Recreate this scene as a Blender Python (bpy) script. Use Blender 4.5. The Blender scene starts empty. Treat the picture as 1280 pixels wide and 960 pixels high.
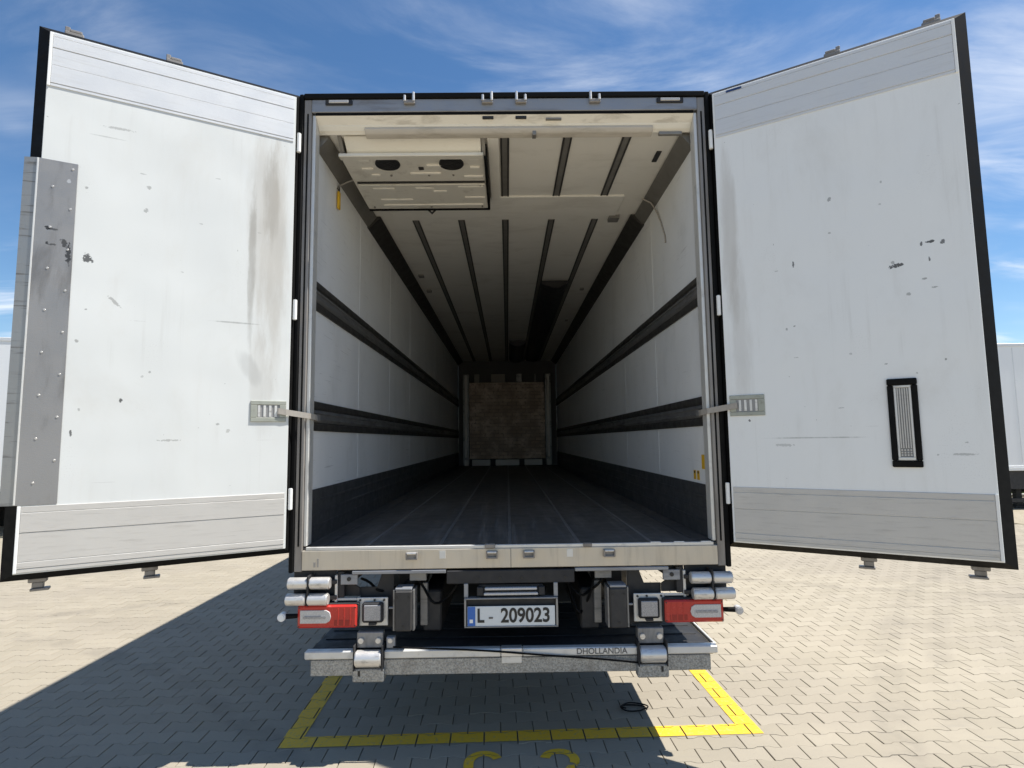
import bpy, bmesh, math, random
import numpy as np
from mathutils import Vector, Matrix
random.seed(7); rng = np.random.default_rng(11)
S = bpy.context.scene
C = S.collection
R = math.radians

# ------------------------------------------------------------------ camera
cam = bpy.data.cameras.new('camera'); co = bpy.data.objects.new('camera', cam); C.objects.link(co)
cam.sensor_width = 36; cam.lens = 719.8 / 1280 * 36; cam.clip_start = .05; cam.clip_end = 3000
p_, y_, r_ = .0975, .0091, -.0128
fw = Vector((math.sin(y_)*math.cos(p_), math.cos(y_)*math.cos(p_), math.sin(p_)))
rt = Vector((math.cos(y_), -math.sin(y_), 0)); up = rt.cross(fw)
rt2 = rt*math.cos(r_) + up*math.sin(r_); up2 = -rt*math.sin(r_) + up*math.cos(r_)
mw = Matrix((rt2, up2, -fw)).transposed().to_4x4(); mw.translation = (-.0098, -3.4751, 1.7966)
co.matrix_world = mw; S.camera = co

# ------------------------------------------------------------------ sky, sun, exposure
SUN = Vector((.55, -.0175, 1)).normalized()
elev = math.asin(SUN.z); rot = math.atan2(SUN.x, SUN.y)
w = bpy.data.worlds.new('World'); S.world = w; w.use_nodes = True
nt = w.node_tree; nt.nodes.clear()
N = nt.nodes.new; L = nt.links.new
sky = N('ShaderNodeTexSky'); sky.sky_type = 'NISHITA'; sky.sun_disc = False
sky.sun_elevation = elev; sky.sun_rotation = rot; sky.air_density = 1.0; sky.dust_density = .1; sky.ozone_density = 2.4
tc = N('ShaderNodeTexCoord'); sx = N('ShaderNodeSeparateXYZ'); L(tc.outputs['Generated'], sx.inputs[0])
def wm(op, a, b=None, c=None, clamp=False):
    n = N('ShaderNodeMath'); n.operation = op; n.use_clamp = clamp
    for i, v in enumerate((a, b, c)):
        if v is None: continue
        if isinstance(v, (int, float)): n.inputs[i].default_value = v
        else: L(v, n.inputs[i])
    return n.outputs[0]
den = wm('ADD', wm('MAXIMUM', sx.outputs[2], 0), .16)
cu = N('ShaderNodeCombineXYZ'); L(wm('DIVIDE', sx.outputs[0], den), cu.inputs[0]); L(wm('DIVIDE', sx.outputs[1], den), cu.inputs[1])
def wnoise(rotz, scale, loc, sc, det, dist):
    mp = N('ShaderNodeMapping'); mp.inputs['Rotation'].default_value = (0, 0, R(rotz)); mp.inputs['Scale'].default_value = scale; mp.inputs['Location'].default_value = loc
    L(cu.outputs[0], mp.inputs[0])
    n = N('ShaderNodeTexNoise'); n.inputs['Scale'].default_value = sc; n.inputs['Detail'].default_value = det
    n.inputs['Roughness'].default_value = .6; n.inputs['Distortion'].default_value = dist
    L(mp.outputs[0], n.inputs['Vector']); return n.outputs[0]
def wramp(v, a, b):
    n = N('ShaderNodeMapRange'); n.interpolation_type = 'SMOOTHSTEP'; n.inputs[1].default_value = a; n.inputs[2].default_value = b
    L(v, n.inputs[0]); return n.outputs[0]
big = wramp(wnoise(20, (1, 1, 1), (9.05, 11.2, 0), .75, 4, .3), .42, .68)
wisp = wramp(wnoise(38, (1, 2.6, 1), (18.48, 9.31, 0), 1.3, 10, .5), .40, .82)
cl = wm('MULTIPLY', big, wisp)
low = wramp(wnoise(0, (.55, 1.2, 1), (10.16, 11.75, 0), 1.1, 9, .5), .47, .66)
lowmask = wm('SUBTRACT', 1, wramp(sx.outputs[2], .15, .36))
cl = wm('MAXIMUM', wm('MULTIPLY', cl, .9), wm('MULTIPLY', low, wm('MULTIPLY', lowmask, .9)))
mx = N('ShaderNodeMix'); mx.data_type = 'RGBA'; L(cl, mx.inputs['Factor'])
hs = N('ShaderNodeHueSaturation'); hs.inputs['Saturation'].default_value = 1.18; L(sky.outputs[0], hs.inputs['Color']); L(hs.outputs[0], mx.inputs['A']); mx.inputs['B'].default_value = (7.9, 8.15, 8.5, 1)
bg = N('ShaderNodeBackground'); bg.inputs['Strength'].default_value = .084
L(mx.outputs['Result'], bg.inputs['Color']); wo = N('ShaderNodeOutputWorld'); L(bg.outputs[0], wo.inputs[0])
sl = bpy.data.lights.new('sun', 'SUN'); sl.energy = 5.0; sl.angle = R(.53); sl.color = (1, .965, .905)
so = bpy.data.objects.new('sun', sl); C.objects.link(so); so.rotation_euler = SUN.to_track_quat('Z', 'Y').to_euler(); so.location = (6, 0, 12)
S.view_settings.view_transform = 'Standard'; S.view_settings.look = 'None'; S.view_settings.gamma = 1
S.view_settings.use_curve_mapping = False; S.view_settings.exposure = .76
S.cycles.max_bounces = 10; S.cycles.diffuse_bounces = 7

# ------------------------------------------------------------------ materials
class G:
    "small node-graph helper"
    def __init__(s, name):
        s.m = bpy.data.materials.new(name); s.m.use_nodes = True; s.nt = s.m.node_tree; s.nt.nodes.clear()
        s.out = s.n('ShaderNodeOutputMaterial'); s.b = s.n('ShaderNodeBsdfPrincipled'); s.l(s.b.outputs[0], s.out.inputs[0])
        s.tc = s.n('ShaderNodeTexCoord').outputs['Object']
    def n(s, t): return s.nt.nodes.new(t)
    def l(s, a, b): s.nt.links.new(a, b)
    def math(s, op, a, b=None, clamp=False):
        n = s.n('ShaderNodeMath'); n.operation = op; n.use_clamp = clamp
        for i, v in enumerate((a, b)):
            if v is None: continue
            if isinstance(v, (int, float)): n.inputs[i].default_value = v
            else: s.l(v, n.inputs[i])
        return n.outputs[0]
    def noise(s, sc, det=4, scale=(1, 1, 1), rough=.55, dist=0, vec=None, loc=(0, 0, 0)):
        mp = s.n('ShaderNodeMapping'); mp.inputs['Scale'].default_value = scale; mp.inputs['Location'].default_value = loc
        s.l(vec or s.tc, mp.inputs[0])
        n = s.n('ShaderNodeTexNoise'); n.inputs['Scale'].default_value = sc; n.inputs['Detail'].default_value = det
        n.inputs['Roughness'].default_value = rough; n.inputs['Distortion'].default_value = dist
        s.l(mp.outputs[0], n.inputs['Vector']); return n.outputs[0]
    def ramp(s, v, a, b, lo=0, hi=1):
        n = s.n('ShaderNodeMapRange'); n.interpolation_type = 'SMOOTHSTEP'
        for i, q in zip((1, 2, 3, 4), (a, b, lo, hi)): n.inputs[i].default_value = q
        s.l(v, n.inputs[0]); return n.outputs[0]
    def mix(s, f, a, b, blend='MIX'):
        n = s.n('ShaderNodeMix'); n.data_type = 'RGBA'; n.blend_type = blend
        for k, v in (('Factor', f), ('A', a), ('B', b)):
            if isinstance(v, (int, float)): n.inputs[k].default_value = v
            elif isinstance(v, (tuple, list)): n.inputs[k].default_value = (*v, 1)
            else: s.l(v, n.inputs[k])
        return n.outputs['Result']
    def bump(s, h, d=.002, st=1):
        n = s.n('ShaderNodeBump'); n.inputs['Distance'].default_value = d; n.inputs['Strength'].default_value = st
        s.l(h, n.inputs['Height']); s.l(n.outputs[0], s.b.inputs['Normal'])
    def set(s, **k):
        for a, v in k.items():
            i = s.b.inputs[{'col': 'Base Color', 'rough': 'Roughness', 'metal': 'Metallic', 'coat': 'Coat Weight', 'spec': 'Specular IOR Level'}[a]]
            if isinstance(v, (int, float)): i.default_value = v
            elif isinstance(v, (tuple, list)): i.default_value = (*v, 1)
            else: s.l(v, i)
    def marks(s, col, lst):
        "stains and chips with a place and shape of their own: (x, z, rx, rz, colour, strength, shear)"
        sp = s.n('ShaderNodeSeparateXYZ'); s.l(s.tc, sp.inputs[0])
        nz = s.noise(75, 5, rough=.7, scale=(1, 1, 1.0)); nz2 = s.noise(9, 6, (1, 1, .16), .7)
        for (x, z, rx, rz, c, st, sh) in lst:
            dz = s.math('SUBTRACT', sp.outputs[2], z)
            dx = s.math('SUBTRACT', s.math('SUBTRACT', sp.outputs[0], x), s.math('MULTIPLY', dz, sh))
            d = s.math('ADD', s.math('POWER', s.math('ABSOLUTE', s.math('DIVIDE', dx, rx)), 2), s.math('POWER', s.math('ABSOLUTE', s.math('DIVIDE', dz, rz)), 2))
            big = max(rx, rz) > .08
            d = s.math('ADD', d, s.math('MULTIPLY', s.math('SUBTRACT', nz2 if big else nz, .5), 2.6 if big else 5.0))
            f = s.math('MULTIPLY', s.ramp(d, 1.0, 0.0 if big else .6), st)
            col = s.mix(f, col, c)
        return col

def simple(name, col, rough=.5, metal=0, var=.12, vs=4, dirt=None, dscale=(1, 1, 1), dfreq=3, dr=(.5, .75), damt=.5, bump=0, bfreq=150, bscale=(1, 1, 1), rv=.08, spec=.5):
    g = G(name)
    v = g.noise(vs, 5)
    c = g.mix(v, tuple(x*(1-var) for x in col), tuple(min(1, x*(1+var)) for x in col))
    rr = g.ramp(g.noise(vs*3, 4), .3, .7, max(.02, rough-rv), min(1, rough+rv))
    if dirt:
        f = g.math('MULTIPLY', g.ramp(g.noise(dfreq, 8, dscale, .62, .3, loc=(2, 5, 1)), *dr), damt)
        c = g.mix(f, c, dirt); rr = g.math('ADD', rr, g.math('MULTIPLY', f, .25), True)
    g.set(col=c, rough=rr, metal=metal, spec=spec)
    if bump: g.bump(g.noise(bfreq, 4, bscale), bump)
    return g.m

def white_panel(name, col, marks, warm):
    g = G(name)
    c = g.mix(g.noise(1.4, 5), tuple(x*.95 for x in col), col)
    st = g.math('MULTIPLY', g.ramp(g.noise(7, 7, (1, 1, .12), .65), .55, .8), .16)
    c = g.mix(st, c, warm)
    c = g.mix(g.math('MULTIPLY', g.ramp(g.noise(2.2, 8, (1, 1, .5), .68, .4, loc=(6, 0, 2)), .48, .78), .20), c, warm)
    c = g.mix(g.math('MULTIPLY', g.math('MULTIPLY', g.ramp(g.noise(22, 5, (1, 1, .04), .6), .52, .7), g.ramp(g.noise(1.6, 4, loc=(1, 3, 5)), .45, .62)), .16), c, (.36, .34, .30))
    c = g.mix(g.math('MULTIPLY', g.math('MULTIPLY', g.ramp(g.noise(150, 4, (1, 1, 1), .7), .58, .66), g.ramp(g.noise(3.1, 4, loc=(8, 3, 1)), .54, .68)), .30), c, (.3, .29, .27))
    ch = g.math('MULTIPLY', g.ramp(g.noise(42, 3, (1, 1, 1), .5), .735, .76), .55)
    c = g.mix(ch, c, (.22, .22, .21))
    sc = g.math('MULTIPLY', g.math('MULTIPLY', g.ramp(g.noise(5, 3, (1, 1, 26), .5), .70, .73), g.ramp(g.noise(1.3, 2, loc=(4, 2, 9)), .5, .6)), .22)
    c = g.mix(sc, c, (.3, .29, .27))
    c = g.marks(c, marks)
    g.set(col=c, rough=g.ramp(g.noise(3, 4), .3, .7, .32, .5), spec=.35)
    h = g.math('ADD', g.noise(1.1, 2), g.math('MULTIPLY', g.noise(70, 2), .0035))
    g.bump(h, .022)
    return g.m

def scuffs(seed, n):
    q = random.Random(seed); out = []
    for _ in range(n):
        t = q.random()
        if t < .5: out.append((q.uniform(.25, 1.15), q.uniform(1.55, 3.2), q.uniform(.004, .010), q.uniform(.004, .010), GY, q.uniform(.4, .8), 0))
        elif t < .8: out.append((q.uniform(.1, 1.0), q.uniform(1.55, 2.9), q.uniform(.03, .08), q.uniform(.002, .003), (.45, .45, .44), q.uniform(.2, .4), q.uniform(-3, 3)))
        else: out.append((q.uniform(.1, 1.1), q.uniform(1.6, 3.4), q.uniform(.006, .016), q.uniform(.002, .004), GY, .5, q.uniform(-1, 1)))
    return out
BR = (.30, .25, .19); BK = (.03, .03, .03); GY = (.25, .25, .24)
m_doorL = white_panel('door_white_lit_side', (.685, .70, .685), [  # same door white, base set darker against the direct sun
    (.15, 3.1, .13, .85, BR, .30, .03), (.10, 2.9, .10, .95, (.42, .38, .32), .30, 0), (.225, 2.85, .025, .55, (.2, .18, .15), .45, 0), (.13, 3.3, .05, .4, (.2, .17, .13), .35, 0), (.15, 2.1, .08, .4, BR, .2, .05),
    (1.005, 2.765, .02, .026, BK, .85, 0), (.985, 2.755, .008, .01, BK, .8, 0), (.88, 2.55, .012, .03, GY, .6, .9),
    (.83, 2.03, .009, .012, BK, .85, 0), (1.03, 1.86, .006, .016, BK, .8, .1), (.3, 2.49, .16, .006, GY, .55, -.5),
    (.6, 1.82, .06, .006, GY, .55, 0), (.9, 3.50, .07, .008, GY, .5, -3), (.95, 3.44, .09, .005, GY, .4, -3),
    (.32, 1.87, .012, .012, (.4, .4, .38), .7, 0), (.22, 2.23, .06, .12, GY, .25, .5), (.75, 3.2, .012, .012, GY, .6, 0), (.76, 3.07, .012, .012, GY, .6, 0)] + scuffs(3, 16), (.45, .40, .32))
m_doorR = white_panel('door_white_shade_side', (.84, .85, .84), [  # same door white, base set lighter to make up for the shade
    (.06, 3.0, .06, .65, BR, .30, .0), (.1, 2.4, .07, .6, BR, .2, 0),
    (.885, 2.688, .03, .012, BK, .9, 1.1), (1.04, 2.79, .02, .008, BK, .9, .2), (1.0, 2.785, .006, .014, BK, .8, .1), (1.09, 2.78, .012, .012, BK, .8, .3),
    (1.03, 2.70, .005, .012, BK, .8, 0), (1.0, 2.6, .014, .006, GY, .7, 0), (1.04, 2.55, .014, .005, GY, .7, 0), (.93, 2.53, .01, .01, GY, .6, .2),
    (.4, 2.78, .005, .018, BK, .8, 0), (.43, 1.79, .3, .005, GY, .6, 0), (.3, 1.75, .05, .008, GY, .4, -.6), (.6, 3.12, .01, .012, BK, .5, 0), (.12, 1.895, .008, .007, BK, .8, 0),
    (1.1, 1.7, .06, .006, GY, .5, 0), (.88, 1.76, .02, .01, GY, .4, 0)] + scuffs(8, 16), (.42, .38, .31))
m_alu = simple('door_aluminium_strip', (.66, .67, .68), .45, .15, .06, 2, (.40, .38, .35), (1, 1, 16), 4, (.5, .78), .3, .0006, 60, (1, 1, 20))
m_alulow = simple('scuffed_aluminium_strip', (.56, .54, .505), .48, .2, .08, 3, (.28, .26, .23), (1, 1, 14), 5, (.5, .75), .35, .0008, 60, (1, 1, 20))
m_steel = simple('grey_steel_plate', (.30, .295, .29), .42, .45, .10, 1.5, (.13, .12, .11), (2, 2, .5), 4, (.5, .7), .6, .0007, 60, (1, 1, 14))
_g = G('guard_plate_steel')
_c = _g.mix(_g.noise(1.5, 5), (.27, .265, .26), (.33, .325, .32))
_c = _g.mix(_g.math('MULTIPLY', _g.ramp(_g.noise(4, 8, (2, 2, .5), .62, .3), .5, .72), .55), _c, (.13, .12, .11))
_c = _g.marks(_c, [(1.085, 2.77, .012, .06, BK, .85, 0), (1.105, 2.83, .016, .022, BK, .8, .2), (1.175, 2.90, .012, .010, BK, .9, 0), (1.15, 2.895, .02, .006, BK, .7, 0), (1.175, 2.82, .010, .009, BK, .9, 0), (1.15, 2.815, .014, .006, BK, .7, 0), (1.09, 2.60, .008, .03, GY, .6, 0), (1.1, 3.16, .01, .01, (.7, .7, .7), .5, 0)])
_g.set(col=_c, rough=_g.ramp(_g.noise(6, 5), .3, .7, .34, .5), metal=.45); _g.bump(_g.noise(60, 4, (1, 1, 14)), .0007); m_guard = _g.m
m_black = simple('black_rubber', (.007, .007, .007), .6, 0, .25, 8, (.03, .028, .025), (1, 1, 1), 9, (.55, .8), .3, spec=.1)
m_post = simple('rear_frame_stainless', (.27, .25, .23), .45, .25, .10, 3, (.16, .14, .12), (4, 4, .5), 4, (.48, .7), .6, .0004, 120, (3, 3, .3))
m_head = simple('header_grey', (.30, .31, .33), .45, .4, .08, 3, (.13, .12, .12), (.5, 1, 3), 4, (.5, .7), .5)
m_sill = simple('sill_stainless', (.56, .51, .43), .40, .45, .10, 4, (.30, .26, .20), (7, 2, .5), 4, (.5, .75), .35, .0004, 150, (6, 1, .4))
_w = G('wall_liner')
_c = _w.mix(_w.noise(1.2, 5), (.80, .81, .81), (.86, .87, .87))
_c = _w.mix(_w.math('MULTIPLY', _w.ramp(_w.noise(2.5, 8, (1, 1, .5), .62, .3), .5, .78), .35), _c, (.46, .46, .44))
_c = _w.mix(_w.math('MULTIPLY', _w.math('MULTIPLY', _w.ramp(_w.noise(9, 4, (1, .35, 9), .6, .5), .62, .68), _w.ramp(_w.noise(1.1, 4, loc=(0, 3, 5)), .42, .6)), .40), _c, (.33, .33, .32))
_c = _w.mix(_w.math('MULTIPLY', _w.ramp(_w.noise(38, 3, loc=(4, 4, 4)), .72, .75), .5), _c, (.2, .2, .2))
_w.set(col=_c, rough=_w.ramp(_w.noise(4, 4), .3, .7, .36, .5), spec=.4); _w.bump(_w.noise(1.3, 3), .010); m_wall = _w.m
m_ceil = simple('ceiling_liner', (.80, .775, .71), .5, 0, .05, 1.5, (.48, .45, .39), (1, 2.4, 1), 2.2, (.48, .75), .35, .003, 1.6)
m_beige = simple('header_liner', (.79, .745, .65), .5, 0, .08, 5, (.36, .32, .26), (1, 3, 3), 5, (.5, .7), .5)
m_gutter = simple('gutter_grey', (.50, .46, .40), .5, .1, .10, 5, (.28, .25, .2), (.6, 3, 3), 5, (.5, .7), .5)
m_rail = simple('ceiling_rail', (.24, .23, .21), .5, .4, .15, 6)
m_darkrail = simple('dark_corner_rail', (.045, .043, .04), .5, .2, .2, 5)
m_load = simple('load_rail_aluminium', (.22, .22, .22), .42, .5, .15, 4, (.07, .07, .07), (1, .4, 4), 4, (.5, .7), .6)
m_kick = simple('kick_plate_dark', (.075, .076, .078), .5, .25, .18, 5, (.16, .155, .15), (1, .12, 14), 4, (.56, .66), .6, .0006, 60, (1, .2, 5))
m_floor = simple('floor_antislip', (.085, .080, .074), .6, 0, .2, 3, (.20, .19, .175), (9, .35, 1), 3, (.46, .70), .6, .0012, 240, (1, .25, 1))
m_seam = simple('floor_weld_seam', (.20, .20, .20), .5, .3, .2, 8)
m_front = simple('front_wall', (.10, .10, .10), .6)
m_cool = simple('evaporator_sheet', (.76, .73, .65), .42, .15, .06, 3, (.34, .30, .24), (1, 1, 1), 7, (.52, .75), .45)
m_coolw = simple('evaporator_white', (.82, .79, .71), .45, 0, .05, 3, (.42, .38, .30), (1, 1, 1), 7, (.52, .75), .35)
m_dark = simple('dark_chassis', (.022, .022, .024), .6, .1, .25, 6, (.07, .065, .06), (1, 1, 1), 7, (.5, .75), .5)
m_rub = simple('buffer_rubber', (.035, .033, .032), .65, 0, .2, 9, (.09, .085, .08), (1, 1, 1), 12, (.5, .75), .4)
m_silver = simple('polished_roller', (.68, .66, .63), .36, .55, .08, 9, (.22, .20, .17), (1, 3, 3), 14, (.5, .72), .55, .0006, 90)
m_bright = simple('bright_aluminium', (.66, .65, .62), .40, .3, .06, 6, (.35, .34, .32), (1, 1, 1), 10, (.52, .75), .5)
m_galv = G('galvanised_steel')
_v = m_galv.n('ShaderNodeTexVoronoi'); _v.inputs['Scale'].default_value = 90; m_galv.l(m_galv.tc, _v.inputs['Vector'])
_c = m_galv.mix(m_galv.ramp(m_galv.noise(120, 4, rough=.7), .32, .68), (.20, .205, .205), (.43, .435, .43))
m_galv.set(col=m_galv.mix(m_galv.math('MULTIPLY', m_galv.ramp(m_galv.noise(6, 6), .5, .7), .5), _c, (.16, .15, .14)), rough=.45, metal=.55); m_galv.bump(_v.outputs[0], .002); m_galv = m_galv.m
m_red = simple('red_lens', (.48, .030, .022), .22, 0, .08, 9, (.25, .06, .05), (1, 1, 1), 15, (.5, .8), .3)
m_refl = simple('red_reflector', (.30, .012, .010), .15, 0, .15, 70)
m_lens = simple('clear_grey_lens', (.52, .51, .50), .25, .1, .10, 40)
m_lens2 = simple('reversing_lens', (.33, .33, .34), .25, .2, .15, 60, bump=.001, bfreq=160)
m_wlamp = simple('white_lamp', (.82, .82, .80), .25, 0, .04, 10)
m_plate = simple('plate_white', (.66, .68, .68), .35, 0, .03, 8)
m_blue = simple('plate_blue', (.03, .13, .45), .35, 0, .04, 8)
m_ink = simple('black_lettering_and_shade', (.015, .015, .015), .5)
m_inkg = simple('grey_lettering', (.13, .125, .12), .5)
m_yel = simple('yellow_tag', (.72, .43, .02), .45, 0, .08, 9)
m_olive = simple('recess_pan_frame', (.36, .37, .32), .45, .3, .10, 12, (.2, .2, .17), (1, 1, 1), 20, (.5, .7), .5)
m_strap = simple('webbing_strap', (.36, .33, .29), .8, 0, .2, 60)
m_bluelab = simple('blue_sticker', (.02, .05, .16), .4)
m_brown = G('dirty_bulkhead_panel')
_b = m_brown.n('ShaderNodeTexBrick'); _b.inputs['Scale'].default_value = 1; _b.inputs['Brick Width'].default_value = .22; _b.inputs['Row Height'].default_value = .085; _b.inputs['Mortar Size'].default_value = .012
for k, v in (('Color1', (.72, .58, .45)), ('Color2', (.48, .36, .28)), ('Mortar', (.34, .25, .19))): _b.inputs[k].default_value = (*v, 1)
_mp = m_brown.n('ShaderNodeMapping'); _mp.inputs['Rotation'].default_value = (R(-90), 0, 0); m_brown.l(m_brown.tc, _mp.inputs[0]); m_brown.l(_mp.outputs[0], _b.inputs['Vector'])
m_brown.set(col=m_brown.mix(m_brown.ramp(m_brown.noise(13, 8, rough=.8), .36, .60, 0, .95), _b.outputs[0], m_brown.mix(m_brown.ramp(m_brown.noise(3.5, 5), .4, .65), (.44, .34, .27), (.84, .70, .60))), rough=.8); m_brown = m_brown.m
m_tyre = simple('tyre_rubber', (.02, .02, .02), .8, 0, .2, 12, (.10, .09, .08), (1, 1, 1), 6, (.5, .75), .5)
m_rim = simple('wheel_rim', (.30, .30, .30), .45, .5)
m_twhite = simple('trailer_white', (.80, .81, .81), .35, 0, .04, .8, (.5, .48, .44), (1, 1, .3), 2, (.55, .8), .35)

# paving: each paver's own tone, grain and light dirt
def paver_mat(name, attr):
    g = G(name)
    geo = g.n('ShaderNodeNewGeometry').outputs['Position']
    if attr:
        a = g.n('ShaderNodeAttribute'); a.attribute_name = 'tone'; t = a.outputs['Fac']
    else: t = g.n('ShaderNodeObjectInfo').outputs['Random']
    c = g.mix(t, (.280, .245, .184), (.328, .288, .221))
    c = g.mix(g.math('MULTIPLY', g.ramp(g.noise(.8, 6, vec=geo), .45, .75), .32), c, (.33, .285, .225))
    c = g.mix(g.math('MULTIPLY', g.ramp(g.noise(3.1, 7, (1, 4, 1), vec=geo), .56, .72), .30), c, (.24, .215, .18))
    c = g.mix(g.math('MULTIPLY', g.ramp(g.noise(.33, 5, (1, 2.2, 1), vec=geo, loc=(5, 3, 0)), .45, .62), .38), c, (.235, .205, .165))
    c = g.mix(g.math('MULTIPLY', g.ramp(g.noise(1.7, 8, (1, 1, 1), .7, .8, vec=geo, loc=(1, 7, 0)), .60, .72), .2), c, (.40, .355, .275))
    c = g.mix(g.math('MULTIPLY', g.ramp(g.noise(4.5, 5, (1, 1, 1), .6, 1, vec=geo, loc=(9, 7, 0)), .70, .76), .6), c, (.11, .10, .085))
    c = g.mix(g.ramp(g.noise(190, 3, vec=geo), .3, .7, 0, .35), c, (.29, .26, .21))
    c = g.mix(g.math('MULTIPLY', g.ramp(g.noise(55, 2, vec=geo, loc=(3, 1, 0)), .72, .75), .5), c, (.14, .125, .10))
    sp = g.n('ShaderNodeSeparateXYZ'); g.l(geo, sp.inputs[0])
    for (qx, qy, rad, wd, st) in ((14.0, -6.0, 13.2, .15, .22), (14.0, -6.0, 12.85, .13, .16), (-9.5, 15.5, 13.4, .15, .28), (7.5, 12.5, 9.6, .14, .22), (-7, -5, 7.6, .13, .25)):
        ddx, ddy = g.math('SUBTRACT', sp.outputs[0], qx), g.math('SUBTRACT', sp.outputs[1], qy)
        dist = g.math('SQRT', g.math('ADD', g.math('MULTIPLY', ddx, ddx), g.math('MULTIPLY', ddy, ddy)))
        band = g.ramp(g.math('ABSOLUTE', g.math('SUBTRACT', dist, rad)), wd, wd*.4)
        f = g.math('MULTIPLY', g.math('MULTIPLY', band, g.ramp(g.noise(2.4, 7, vec=geo, rough=.7), .38, .66)), st)
        c = g.mix(f, c, (.09, .08, .07))
    g.set(col=c, rough=.85, spec=.25); g.bump(g.noise(160, 4, vec=geo), .0012)
    return g.m
m_pav = paver_mat('paver_concrete', True); m_pavo = paver_mat('paver_concrete_single', False)
m_bed = simple('joint_sand', (.20, .175, .135), .95, 0, .3, 14)
gf = G('far_paving')
_b = gf.n('ShaderNodeTexBrick'); _b.inputs['Scale'].default_value = 1; _b.inputs['Brick Width'].default_value = .2037; _b.inputs['Row Height'].default_value = .1307; _b.inputs['Mortar Size'].default_value = .005
for k, v in (('Color1', (.300, .260, .190)), ('Color2', (.326, .283, .212)), ('Mortar', (.20, .17, .13))): _b.inputs[k].default_value = (*v, 1)
gf.l(gf.tc, _b.inputs['Vector'])
gf.set(col=gf.mix(gf.math('MULTIPLY', gf.ramp(gf.noise(.8, 6), .45, .75), .3), _b.outputs[0], (.33, .285, .225)), rough=.88, spec=.25); m_far = gf.m
gy = G('yellow_road_paint')
_g = gy.n('ShaderNodeNewGeometry').outputs['Position']
_c = gy.mix(gy.noise(5, 4, vec=_g), (.70, .41, .012), (.78, .49, .03))
_c = gy.mix(gy.math('MULTIPLY', gy.ramp(gy.noise(38, 6, vec=_g, rough=.7), .52, .66), .65), _c, (.36, .29, .15))
gy.set(col=_c, rough=.7); gy.bump(gy.noise(160, 4, vec=_g), .0008); m_yline = gy.m
m_grass = simple('grass_blades', (.09, .14, .035), .8, 0, .5, 1.2)
m_soil = simple('verge_soil', (.11, .12, .05), .95, 0, .4, .6)
m_conc = simple('concrete_kerb', (.42, .41, .38), .85, 0, .12, 6)

# ------------------------------------------------------------------ mesh helpers
class B:
    def __init__(s): s.bm = bmesh.new()
    def box(s, x0, x1, y0, y1, z0, z1, bev=.002):
        t = bmesh.new()
        v = [t.verts.new((x, y, z)) for x in (x0, x1) for y in (y0, y1) for z in (z0, z1)]
        for f in ((0, 1, 3, 2), (4, 6, 7, 5), (0, 4, 5, 1), (2, 3, 7, 6), (0, 2, 6, 4), (1, 5, 7, 3)): t.faces.new([v[i] for i in f])
        bmesh.ops.recalc_face_normals(t, faces=t.faces)
        bev = min(bev, .3*min(abs(x1-x0), abs(y1-y0), abs(z1-z0)))
        if bev > 0: bmesh.ops.bevel(t, geom=t.edges[:], offset=bev, segments=1, affect='EDGES')
        s.join(t); return s
    def join(s, t, mat=None):
        if mat is not None: bmesh.ops.transform(t, matrix=mat, verts=t.verts)
        me = bpy.data.meshes.new('tmp'); t.to_mesh(me); t.free(); s.bm.from_mesh(me); bpy.data.meshes.remove(me)
    def cyl(s, p0, p1, r0, r1=None, n=20, bev=0):
        p0, p1 = Vector(p0), Vector(p1); d = p1-p0; t = bmesh.new()
        bmesh.ops.create_cone(t, cap_ends=True, segments=n, radius1=r0, radius2=r0 if r1 is None else r1, depth=d.length)
        if bev: bmesh.ops.bevel(t, geom=[e for e in t.edges if any(len(f.verts) > 4 for f in e.link_faces)], offset=bev, segments=2, affect='EDGES')
        s.join(t, Matrix.Translation((p0+p1)/2) @ d.to_track_quat('Z', 'Y').to_matrix().to_4x4()); return s
    def prism(s, pts, axis, a, b, bev=0):
        "polygon pts extruded from a to b along axis; pts are the two other coordinates in xyz order"
        t = bmesh.new()
        def mk(p, q):
            l = list(p); l.insert(axis, q); return t.verts.new(l)
        A = [mk(p, a) for p in pts]; D = [mk(p, b) for p in pts]; n = len(pts)
        t.faces.new(A); t.faces.new(D[::-1])
        for i in range(n): t.faces.new((A[i], D[i], D[(i+1) % n], A[(i+1) % n]))
        bmesh.ops.recalc_face_normals(t, faces=t.faces)
        if bev: bmesh.ops.bevel(t, geom=t.edges[:], offset=bev, segments=1, affect='EDGES')
        s.join(t); return s
    def tube(s, pts, r, n=8):
        pts = [Vector(p) for p in pts]; rings = []; t = bmesh.new()
        for i, p in enumerate(pts):
            d = (pts[min(i+1, len(pts)-1)]-pts[max(i-1, 0)]).normalized(); q = d.to_track_quat('Z', 'Y')
            rings.append([t.verts.new(p + q @ Vector((r*math.cos(k*2*math.pi/n), r*math.sin(k*2*math.pi/n), 0))) for k in range(n)])
        for a, b in zip(rings, rings[1:]):
            # ring twist is small on these gentle paths
            for k in range(n): t.faces.new((a[k], a[(k+1) % n], b[(k+1) % n], b[k]))
        t.faces.new(rings[0]); t.faces.new(rings[-1][::-1]); bmesh.ops.recalc_face_normals(t, faces=t.faces); s.join(t); return s
    def hull(s, P):
        t = bmesh.new(); [t.verts.new(p) for p in P]; bmesh.ops.convex_hull(t, input=t.verts[:]); s.join(t); return s
    def build(s, name, m, parent=None, smooth=True):
        me = bpy.data.meshes.new(name); s.bm.to_mesh(me); s.bm.free()
        if smooth:
            me.polygons.foreach_set('use_smooth', [True]*len(me.polygons)); me.set_sharp_from_angle(angle=R(32))
        return link(name, me, m, parent)
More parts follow.
